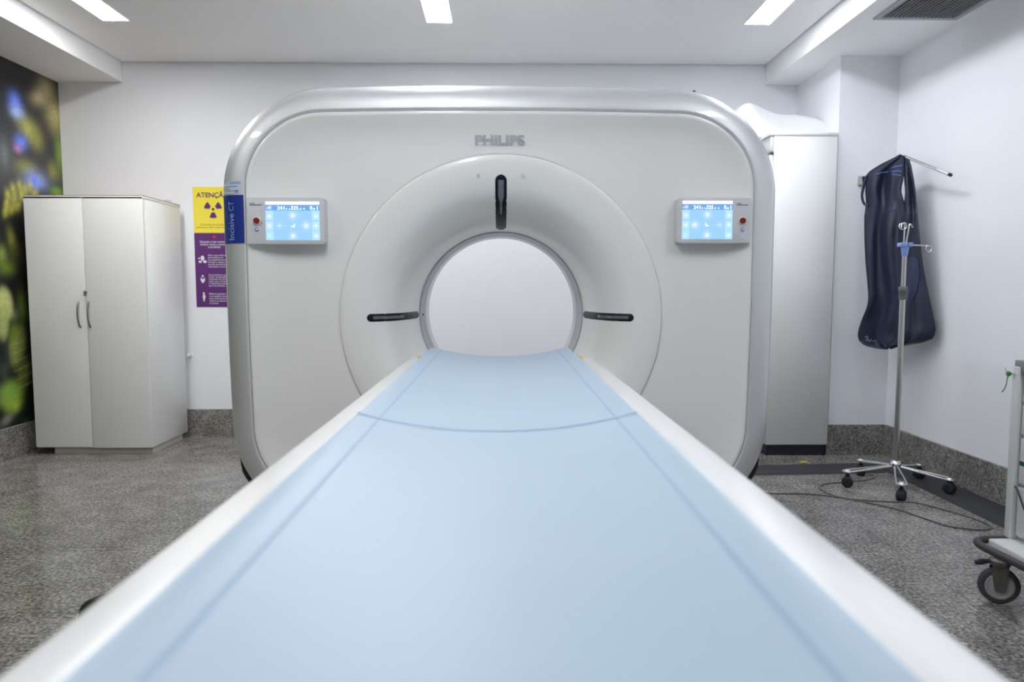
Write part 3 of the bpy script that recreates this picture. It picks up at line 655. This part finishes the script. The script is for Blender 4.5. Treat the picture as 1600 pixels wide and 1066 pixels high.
# moulded white shell (limb or head support) lying on the cabinet
prof_px = [(1136, 186), (1150, 170), (1162, 163.5), (1172, 162.5), (1182, 164.5), (1197, 171), (1213, 177), (1230, 179), (1246, 179.5), (1260, 184), (1272, 190), (1281, 196.5), (1286, 203), (1288, 209)]
crest = [ony(px, py, 4.80) for px, py in prof_px]
cr = catmull(crest, 5); rows = []
zb_ = zt + 0.001
for k, q in enumerate(cr):
    u = k / (len(cr) - 1); h = max(0.004, q[2] - zb_); row = []
    sw = 0.5 + 0.5 * math.cos(min(1, abs(u - 0.45) / 0.33) * PI)           # scooped flare in the middle of the front
    for w_ in np.linspace(0, 1, 22):
        if w_ < 0.75:                                                        # front face from the base up to the crest
            s = w_ / 0.75; yy = 4.80 - 0.16 * (1 - s) ** (0.5 + 1.3 * sw) - 0.10 * sw * (1 - s) ** 2.4
            zz = zb_ + h * (1 - (1 - s) ** (2.2 - 0.9 * sw))
        else:
            s = (w_ - 0.75) / 0.25; yy = 4.80 + 0.10 * s ** 0.7; zz = zb_ + h * (1 - s ** 2)
        row.append((q[0], yy, zz))
    rows.append(row)
v, f = loft(rows, False); n = 22; f.append(tuple(range(n))); f.append(tuple(range((len(rows) - 1) * n, len(rows) * n)))
f += [(i * n, (i + 1) * n, (i + 1) * n + n - 1, i * n + n - 1) for i in range(len(rows) - 1)]
sh = thing('positioning_shell', (1.9, 4.78, zt), 'curvy white moulded positioning shell lying on top of the tall cabinet', 'positioning shell')
o = mk('moulded_body', v, f, SHELL, sh); smooth_by_angle(o.data, 1.2)
p = ony(1187, 177, 4.76); lathe('rivet', [(0.006, 0.004), (0.006, -0.004), (0.0, -0.005)], (p[0], p[1] - 0.004, p[2]), (0, 1, 0.3), GREYPL, sh, 14)

# ------------------------------------------------------------------ apron hanger and lead apron
Pk = ony(1413, 244, 4.14); Pe = ony(1484, 273, 3.80); b0 = ony(1346, 283, YP)
t = thing('apron_hanger', (b0[0], YP, b0[2]), 'bent chrome hanger bar on a square bracket screwed to the pillar', 'hanger')
tube('arm', [Pk, Pk * 0.5 + Pe * 0.5, Pe], 0.0085, CHROME, t, 14)
lathe('end_cap', [(0.0095, -0.006), (0.0095, 0.010), (0.007, 0.013), (0.0, 0.013)], Pe, Pe - Pk, BLACKM, t, 16)
tube('arm', [Pk, Pk * 0.4 + np.array([b0[0], YP - 0.03, b0[2]]) * 0.6 + np.array([0, 0, 0.004]), (b0[0] + 0.012, YP - 0.03, b0[2] + 0.012), (b0[0] + 0.012, YP - 0.003, b0[2] + 0.012)], 0.0085, CHROME, t, 14)
box('plate', b0[0] - 0.024, b0[0] + 0.024, YP - 0.004, YP + 0.002, b0[2] - 0.030, b0[2] + 0.030, STEEL, t, 0.001, 1)
V = []; Fc = []
for a in ((-0.022, -0.017, -0.026, 0.026), (0.017, 0.022, -0.026, 0.026), (-0.017, 0.017, 0.021, 0.026), (-0.017, 0.017, -0.026, -0.021)):
    v, f = boxv(b0[0] + a[0], b0[0] + a[1], YP - 0.045, YP - 0.004, b0[2] + a[2], b0[2] + a[3]); n = len(V); V += v; Fc += [tuple(i + n for i in q) for q in f]
mk('square_sleeve', V, Fc, STEEL, t)
lathe('screw', [(0.006, 0.001), (0.006, -0.003), (0.0, -0.004)], (b0[0] - 0.005, YP - 0.004, b0[2] - 0.008), (0, 1, 0), OLDMETAL, t, 12)

# apron: cloth hanging in a vertical plane that runs from the pillar forward along the right wall
A2 = np.array([2.262, 4.40]); B2 = np.array([2.445, 3.98]); dv = (B2 - A2) / np.hypot(*(B2 - A2)); nv2 = np.array([-dv[1], dv[0]]); nv2 = nv2 if nv2 @ np.array([-1, -1]) > 0 else -nv2
def onap(px, py, lift=0.0):
    d = ray(px, py); k = ((A2 + nv2 * lift - CAM[:2]) @ nv2) / (d[:2] @ nv2); return CAM + d * k
LE = [(243, 1406), (248, 1396), (256, 1378), (264, 1364), (270, 1355), (278, 1353), (300, 1352), (318, 1353), (335, 1351), (370, 1351), (400, 1352), (440, 1355), (462, 1358), (475, 1356), (500, 1347), (515, 1342), (525, 1341), (533, 1343), (538, 1352), (541, 1362), (544, 1384)]
RE = [(243, 1414), (250, 1419), (262, 1422), (280, 1425), (300, 1428), (320, 1430), (360, 1435), (400, 1440), (440, 1446), (470, 1453), (495, 1458), (512, 1461), (522, 1460), (530, 1456), (535, 1444), (540, 1418), (544, 1392)]
M1 = [(243, 1411), (250, 1412), (262, 1412), (276, 1411), (290, 1407), (300, 1406), (312, 1409), (320, 1412), (330, 1413)]
M2 = [(243, 1411.5), (250, 1412.5), (262, 1412.5), (276, 1412), (290, 1413), (300, 1414), (312, 1413), (320, 1412.5), (330, 1413.5)]
fi = lambda T, y: float(np.interp(y, [q[0] for q in T], [q[1] for q in T]))
pys = np.concatenate([np.linspace(243, 276, 9), np.linspace(280, 320, 11), np.linspace(327, 530, 34), np.linspace(533, 544, 6)])
NL, NR = 26, 14
def fold(u, py):
    dn = np.clip((py - 250) / 290, 0, 1); top_ = 1 - dn
    f1 = 0.032 * math.sin(u * 8.5 + 0.6 + 0.003 * py) * (0.35 + 0.65 * dn) + 0.014 * math.sin(u * 21 + py * 0.014) * (0.5 + 0.5 * top_)
    f1 += 0.007 * math.sin(u * 13 - py * 0.045) * math.exp(-((py - 320) / 60) ** 2) + 0.005 * math.sin(u * 30 + py * 0.03) * dn
    f1 += 0.030 * math.exp(-((u - 0.42) / 0.10) ** 2) * np.clip((py - 300) / 60, 0, 1) * math.exp(-((py - 380) / 70) ** 2)      # slumped fold at the chest
    f1 -= 0.020 * math.exp(-((u - 0.70) / 0.07) ** 2) * np.clip((py - 300) / 120, 0, 1)
    f1 += 0.012 * math.exp(-((py - 522) / 12) ** 2) * math.sin(u * 9 + 1)
    return f1 * min(1.0, max(0.15, (py - 243) / 40))
front = []
for py in pys:
    l, r_ = fi(LE, py), fi(RE, py); m1 = fi(M1, py) if py < 331 else None
    if m1 is not None: m1 = min(max(m1, l + 0.5), r_ - 1); m2 = min(max(fi(M2, py), m1 + 0.02), r_ - 0.5)
    else: m1 = l + (r_ - l) * 0.655; m2 = m1 + (r_ - l) * 0.012
    if py >= 331:
        k = min(1, (py - 331) / 40); a_, b_ = fi(M1, 330), fi(M2, 330); m1 = a_ + (m1 - a_) * k; m2 = b_ + (m2 - b_) * k
    row = []
    for i in range(NL):
        s = i / (NL - 1); row.append((l + (m1 - l) * s, 0.64 * s))
    for i in range(NR):
        s = i / (NR - 1); row.append((m2 + (r_ - m2) * s, 0.66 + 0.34 * s))
    front.append([onap(px, py, 0.02 + fold(u, py) - (0.012 if (i >= NL and py < 331) else 0)) for i, (px, u) in enumerate(row)])
NCt = NL + NR; nr = len(front); TKN = 0.010
vf = [tuple(p) for r_ in front for p in r_]
def holes(i, j):
    pyc = (pys[i] + pys[i + 1]) / 2
    if j == NL - 1: return 277 < pyc < 319
    if j in (1, 2, 3): return 296 < pyc < 313 and False
    return False
fq = [(i * NCt + j, i * NCt + j + 1, (i + 1) * NCt + j + 1, (i + 1) * NCt + j) for i in range(nr - 1) for j in range(NCt - 1) if not holes(i, j)]
ap = thing('lead_apron', (2.35, 4.2, 1.0), 'dark navy lead apron draped over the hanger bar in the corner', 'apron')
o = mk('apron_cloth', vf, fq, APRON, ap, True)
sd = o.modifiers.new('thickness', 'SOLIDIFY'); sd.thickness = TKN; sd.offset = -1 if o.data.polygons[200].normal @ Vector((*nv2, 0)) > 0 else 1
def ap_tube(nm, pts, rad, m, n=5, lift=0.026):
    P = []
    for q in catmull([(a, b, 0) for a, b in pts], n):
        py = q[1]; l, r_ = fi(LE, py), fi(RE, py); u = (q[0] - l) / max(1, r_ - l)
        if py < 331: u = 0.64 * (q[0] - l) / max(1, fi(M1, py) - l)
        P.append(onap(q[0], py, lift + fold(u, py)))
    return tube(nm, P, rad, m, ap, 6)
for pts in (((1365, 274), (1377, 270), (1388, 268.5)), ((1394, 262), (1402, 260), (1410, 259)), ((1393, 268.5), (1401, 267), (1409, 268)), ((1394, 273), (1401, 273), (1408, 274.5)), ((1387, 329.5), (1393, 327.5), (1399, 326.5))):
    ap_tube('stripe', pts, 0.0024, APTRIM)
o = ap_tube('arm_strap', ((1355, 274), (1350, 290), (1347, 305), (1350, 318), (1358, 322)), 0.008, APRON, 6, 0.02)
ap_tube('marking', ((1351, 527), (1354, 526), (1356, 527), (1353, 533)), 0.0014, PAPER, 4); ap_tube('marking', ((1357, 530), (1357, 533), (1360, 533), (1361, 530)), 0.0014, PAPER, 4)
ap_tube('marking', ((1363, 533), (1366, 532), (1369, 534)), 0.0012, PAPER, 4)
ap_tube('edge_binding', [(fi(LE, y) + 0.5, y) for y in (335, 370, 410, 450, 475, 500, 515, 525, 533)], 0.004, BLACKM, 4, 0.018)
ap_tube('edge_binding', [(fi(RE, y) - 0.5, y) for y in (400, 430, 460, 490, 512, 522, 530)], 0.004, BLACKM, 4, 0.018)
# blue lining pocket showing behind the drip stand
pts = [(1424, 400), (1434, 405), (1437, 425), (1436, 440), (1432, 456), (1424, 470), (1417, 478), (1416, 440), (1417, 410)]
P = []
for px, py in pts:
    l, r_ = fi(LE, py), fi(RE, py); P.append(onap(px, py, 0.0245 + fold((px - l) / (r_ - l), py)))
cen = sum(P) / len(P); fl_ = [tuple(p) for p in P] + [tuple(cen)]
tag(mk('lining_pocket', fl_, [(i, (i + 1) % len(P), len(P)) for i in range(len(P))], APRONIN, ap), 'brighter blue fabric pocket')

# ------------------------------------------------------------------ drip stand
HX, HY = 2.165, 3.735
t = thing('drip_stand', (HX, HY, 0), 'chrome drip stand on five castors with a blue hook collar', 'drip stand')
HZ = 0.135
def caster(c, parent, ang):
    d = Vector((math.cos(ang + 1.2), math.sin(ang + 1.2), 0))
    cx_, cy_ = c[0], c[1]; lift = 0.0145 if cx_ > 2.27 else 0.0      # two of them stand on the cable cover
    k = tag(lathe('caster', [(0.010, -0.021), (0.024, -0.021), (0.029, -0.017), (0.029, 0.017), (0.024, 0.021), (0.010, 0.021)], (cx_, cy_, 0.029 + lift), d, BLACKM, parent, 24), 'small black twin-wheel caster')
    lathe('stem', [(0.014, 0.040 + lift), (0.012, 0.070 + lift), (0.0055, 0.073 + lift), (0.0055, HZ - 0.045)], (cx_, cy_, 0.0), (0, 0, 1), BLACKM, k, 14)
    return k
for a in (-113, -38, 32, 104, 176):
    an = math.radians(a); R_ = 0.255; ex, ey = HX + R_ * math.cos(an), HY + R_ * math.sin(an)
    caster((ex, ey), t, an)
    e = np.array([math.cos(an), math.sin(an)]); l = np.array([-e[1], e[0]]); loop = []
    ze, zh = 0.088, HZ - 0.01
    for r_, s in ((0.018, -0.008), (0.09, -0.013), (0.17, -0.020), (0.245, -0.024)): loop.append((r_, s))
    for q in np.linspace(-80, 80, 8): loop.append((0.255 + 0.024 * math.cos(math.radians(q)), 0.024 * math.sin(math.radians(q))))
    loop += [(r_, -s) for r_, s in ((0.245, -0.024), (0.17, -0.020), (0.09, -0.013), (0.018, -0.008))]
    lg = tube('leg', [(HX + e[0] * r_ + l[0] * s, HY + e[1] * r_ + l[1] * s, zh + (ze - zh) * min(1, r_ / 0.26)) for r_, s in loop], 0.0058, CHROME, t, 8)
    lathe('leg_cap', [(0.018, -0.006), (0.018, 0.004), (0.012, 0.011), (0.0, 0.012)], (ex, ey, ze), (0, 0, 1), CHROME, lg, 16)
lathe('hub', [(0.026, -0.022), (0.030, -0.012), (0.030, 0.004), (0.020, 0.016), (0.014, 0.018), (0.014, 0.03)], (HX, HY, HZ), (0, 0, 1), CHROME, t, 24)
zg = ony(1411, 458, HY)[2]; zc = ony(1413, 386, HY)[2]
lathe('outer_pole', [(0.0145, 0.12), (0.0145, zg)], (HX, HY, 0), (0, 0, 1), STEEL, t, 20)
lathe('inner_pole', [(0.0115, zg - 0.1), (0.0115, zc)], (HX, HY, 0), (0, 0, 1), STEEL, t, 20)
lathe('grip', [(0.019, -0.036), (0.020, -0.03), (0.0205, 0.0), (0.0235, 0.005), (0.0235, 0.028), (0.021, 0.034), (0.012, 0.036)], (HX, HY, zg), (0, 0, 1), GREYPL, t, 24)
ck = lathe('collar_neck', [(0.0135, -0.048), (0.017, -0.03), (0.0195, -0.005), (0.0195, 0.003)], (HX, HY, zc), (0, 0, 1), IVBLUE, t, 20)
box('collar', HX - 0.032, HX + 0.032, HY - 0.022, HY + 0.022, zc, zc + 0.023, IVBLUE, t, 0.004, 3)
box('collar_slot', HX + 0.003, HX + 0.006, HY - 0.0226, HY, zc + 0.001, zc + 0.023, BLACKM, t)
def hookpx(pts, nm='hook'):
    tube(nm, [ony(a, b, HY) for a, b in pts], 0.0033, CHROME, t, 8)
def coil(px, py, r, a0, turns, dy, n=30):
    c = ony(px, py, HY); rr = r * HY / F
    return [(c[0] + rr * math.cos(a0 + turns * 2 * PI * k / n), HY - dy * k / n, c[2] + rr * math.sin(a0 + turns * 2 * PI * k / n)) for k in range(n + 1)]
tube('hook', [ony(1412, 384, HY), ony(1412.5, 370, HY), ony(1413.5, 356, HY)] + coil(1408.5, 354, 5, 0.0, 1.6, 0.03), 0.0033, CHROME, t, 8)
tube('hook', [ony(1415, 384, HY), ony(1418, 368, HY), ony(1420.5, 353, HY), ony(1421.5, 350, HY), ony(1423, 350, HY), ony(1425.8, 356, HY)], 0.0033, CHROME, t, 8)
tube('hook', [ony(1422, 383, HY), ony(1440, 383.6, HY), ony(1450, 384, HY)] + coil(1450.5, 389, 4.8, PI / 2, -1.05, 0.006), 0.0033, CHROME, t, 8)

# ------------------------------------------------------------------ floor cable covers, tag, loose cable
o = mk('cable_cover', *loft([[(x, y + dy, z) for y, z in ((yA, 0.0), (yA + 0.012, 0.011), (yA + 0.195, 0.011), (yA + 0.21, 0.0))] for x, yA, dy in ((1.10, 3.985, 0), (1.70, 4.00, 0), (2.285, 4.035, 0))], True, True, True), RUBBER)
tag(o, 'flat black floor cable cover running from the gantry past the tall cabinet', 'cable cover')
o = mk('cable_cover', *loft([[(x, y, z) for x, z in ((xA, 0.0), (xA + 0.012, 0.014), (XR - 0.03, 0.014), (XR - 0.019, 0.0))] for xA, y in ((2.300, 4.24), (2.300, 3.6), (2.297, 2.9), (2.295, 1.2))], True, True, True), RUBBER)
tag(o, 'flat black floor cable cover along the right skirting', 'cable cover')
c = onz(1256, 723, 0.012)
t = thing('cable_tag', (c[0], c[1], 0.011), 'small bright yellow tag lying on the black cable cover', 'tag')
box('tag_body', c[0] - 0.021, c[0] + 0.021, c[1] - 0.012, c[1] + 0.012, 0.0108, 0.019, YELLOW, t, 0.003, 2)
box('tag_slot', c[0] - 0.015, c[0] + 0.015, c[1] - 0.003, c[1] + 0.003, 0.0185, 0.0197, mat('tag_slot_ochre', srgb(190, 165, 40), 0.5), t)
path = [(1180, 770), (1205, 771), (1250, 771), (1290, 774), (1330, 779), (1365, 782.5), (1400, 784), (1427, 784.5), (1460, 792), (1500, 803), (1530, 813), (1547, 821), (1546, 826), (1522, 827), (1480, 821), (1440, 808), (1400, 795), (1350, 784), (1310, 776), (1287, 767), (1280, 761), (1288, 756), (1320, 753), (1350, 750), (1364, 747), (1366, 743), (1356, 741)]
cp = catmull([onz(a, b, 0.005) for a, b in path], 8)
tag(tube('floor_cable', [(q[0], q[1], 0.0038) for q in cp], 0.0036, CABLE, None, 8), 'thin grey cable looping on the granite floor under the drip stand', 'cable')

# ------------------------------------------------------------------ equipment cart at the right edge
t = thing('equipment_cart', (2.0, 2.2, 0), 'pale wheeled equipment cart with a black bumper in front of the right wall', 'cart')
cx0, cx1, cy0, cy1 = 1.805, 2.28, 1.86, 2.42
box('base_plate', 1.735, cx1, cy0 - 0.05, cy1 - 0.02, 0.168, 0.208, PVC, t, 0.006, 2)
box('body', cx0 + 0.03, cx1, cy0, cy1 - 0.005, 0.208, 0.80, PVC, t, 0.004, 2)
box('upright', cx0, cx0 + 0.028, cy1 - 0.030, cy1, 0.208, 0.822, PVC, t, 0.004, 2)
box('upright', cx0, cx0 + 0.028, cy0, cy0 + 0.030, 0.208, 0.822, PVC, t, 0.004, 2)
tag(box('tray', cx0 + 0.006, cx1, cy0, cy1, 0.800, 0.845, TRAY, t, 0.003, 2), 'dark grey metal top tray')
for za, zb_ in ((0.225, 0.40), (0.412, 0.575), (0.587, 0.69), (0.702, 0.79)):
    d = box('drawer', cx0 + 0.012, cx0 + 0.032, cy0 + 0.04, cy1 - 0.04, za, zb_, PVC, t, 0.003, 2)
    box('handle', cx0 - 0.004, cx0 + 0.014, cy0 + 0.17, cy1 - 0.17, (za + zb_) / 2 - 0.008, (za + zb_) / 2 + 0.008, GREYPL, d, 0.003, 2)
box('green_label', cx0 + 0.0105, cx0 + 0.013, cy1 - 0.075, cy1 - 0.043, 0.478, 0.494, mat('label_teal', srgb(30, 95, 80), 0.5), t)
tube('hose', catmull([(cx0 + 0.006, cy1 - 0.035, 0.40), (cx0 + 0.0, cy1 - 0.06, 0.385), (cx0 - 0.002, cy1 - 0.10, 0.33), (cx0, cy1 - 0.16, 0.29), (cx0 + 0.01, cy1 - 0.24, 0.33)], 6), 0.0035, mat('hose_dark', (0.03, 0.04, 0.07), 0.5), t, 8)
rim = [(2.30, 2.415), (2.0, 2.415), (1.80, 2.415), (1.72, 2.41), (1.688, 2.385), (1.678, 2.34), (1.682, 2.27), (1.69, 2.1), (1.69, 1.86), (1.70, 1.82), (1.74, 1.80), (2.30, 1.80)]
tag(tube('bumper', [(q[0], q[1], 0.198) for q in catmull([(a, b, 0) for a, b in rim], 6)], 0.0135, BUMPER, t, 12), 'scuffed black tubular bumper')
for (wx, wy) in ((1.735, 2.335), (2.22, 2.335), (1.735, 1.86), (2.22, 1.86)):
    ax = (-0.40, -1, 0)
    k = tag(lathe('caster', [(0.0, -0.008), (0.018, -0.010), (0.030, -0.011), (0.045, -0.011), (0.046, -0.014), (0.058, -0.013), (0.0635, -0.006), (0.0635, 0.006), (0.058, 0.013), (0.046, 0.014), (0.045, 0.011), (0.0, 0.010)], (wx, wy, 0.0635), ax, TYRE, t, 36), 'grey rubber wheel in a worn metal fork')
    for s in (-1, 1):
        lathe('hub_disc', [(0.0, 0.0105 * s), (0.033, 0.0115 * s)], (wx, wy, 0.0635), ax, GREYPL, k, 36)
        lathe('rim_ring', [(0.033, 0.0115 * s), (0.039, 0.0155 * s), (0.0455, 0.0140 * s)], (wx, wy, 0.0635), ax, WHEELGREY, k, 36)
    n_ = Vector(ax).normalized(); tq = Vector((n_.y, -n_.x, 0))
    for s in (-1, 1):
        c_ = Vector((wx, wy, 0)) + n_ * (0.019 * s)
        vv = [c_ + tq * a + Vector((0, 0, z)) + n_ * d_ for d_ in (-0.002, 0.002) for a, z in ((-0.014, 0.048), (0.014, 0.048), (0.026, 0.11), (0.024, 0.142), (-0.024, 0.142), (-0.022, 0.11))]
        mk('fork', vv, [(0, 1, 2, 3, 4, 5), (6, 7, 8, 9, 10, 11)] + [(i, (i + 1) % 6, 6 + (i + 1) % 6, 6 + i) for i in range(6)], OLDMETAL, k)
    lathe('swivel', [(0.030, 0.136), (0.034, 0.144), (0.034, 0.154), (0.02, 0.160), (0.02, 0.169)], (wx, wy, 0), (0, 0, 1), OLDMETAL, k, 24)
    lathe('axle', [(0.0, -0.026), (0.009, -0.026), (0.009, 0.026), (0.0, 0.026)], (wx, wy, 0.0635), ax, OLDMETAL, k, 12)
    pv = [Vector((wx, wy, 0.146)) + tq * a + Vector((0, 0, z)) for a, z in ((0.03, 0.0), (0.055, -0.006), (0.075, -0.012))]
    tube('brake_lever', pv, [0.007, 0.011, 0.008], BLACKM, k, 8); pv = [p_ * 1 for p_ in pv]
    tube('brake_lever', [Vector((wx, wy, 0.146)) - tq * a + Vector((0, 0, z)) for a, z in ((0.03, 0.0), (0.05, -0.004), (0.062, -0.01))], [0.006, 0.008, 0.006], CHROME, k, 8)
# pin and green ribbon tied to it
pz = 0.797
tube('rail_pin', [(cx0 + 0.012, cy1 - 0.012, pz), (cx0 - 0.03, cy1 - 0.012, pz)], 0.004, CHROME, t, 8)
rb = thing('green_ribbon', (cx0 - 0.02, cy1 - 0.012, pz), 'short green ribbon knotted on the pin of the cart', 'ribbon')
lathe('knot', [(0.0, -0.009), (0.007, -0.006), (0.009, 0.0), (0.007, 0.006), (0.0, 0.009)], (cx0 - 0.022, cy1 - 0.012, pz), (1, 0, 0.2), GREEN, rb, 12)
def ribbon(pts, wd):
    P_ = catmull(pts, 6); rows = [[(p_[0], p_[1], p_[2] + wd * k), (p_[0] + 0.002, p_[1] - wd * 0.4, p_[2] - wd * k)] for p_, k in zip(P_, np.linspace(1, 0.35, len(P_)))]
    v, f = loft(rows, False); o_ = mk('ribbon_end', v, f, GREEN, rb, True); o_.modifiers.new('thickness', 'SOLIDIFY').thickness = 0.0012
ribbon([(cx0 - 0.022, cy1 - 0.012, pz), (cx0 - 0.032, cy1 - 0.014, pz + 0.006), (cx0 - 0.042, cy1 - 0.016, pz + 0.020)], 0.006)
ribbon([(cx0 - 0.022, cy1 - 0.012, pz), (cx0 - 0.029, cy1 - 0.014, pz - 0.015), (cx0 - 0.031, cy1 - 0.014, pz - 0.035), (cx0 - 0.038, cy1 - 0.014, pz - 0.055), (cx0 - 0.046, cy1 - 0.014, pz - 0.065)], 0.0028)
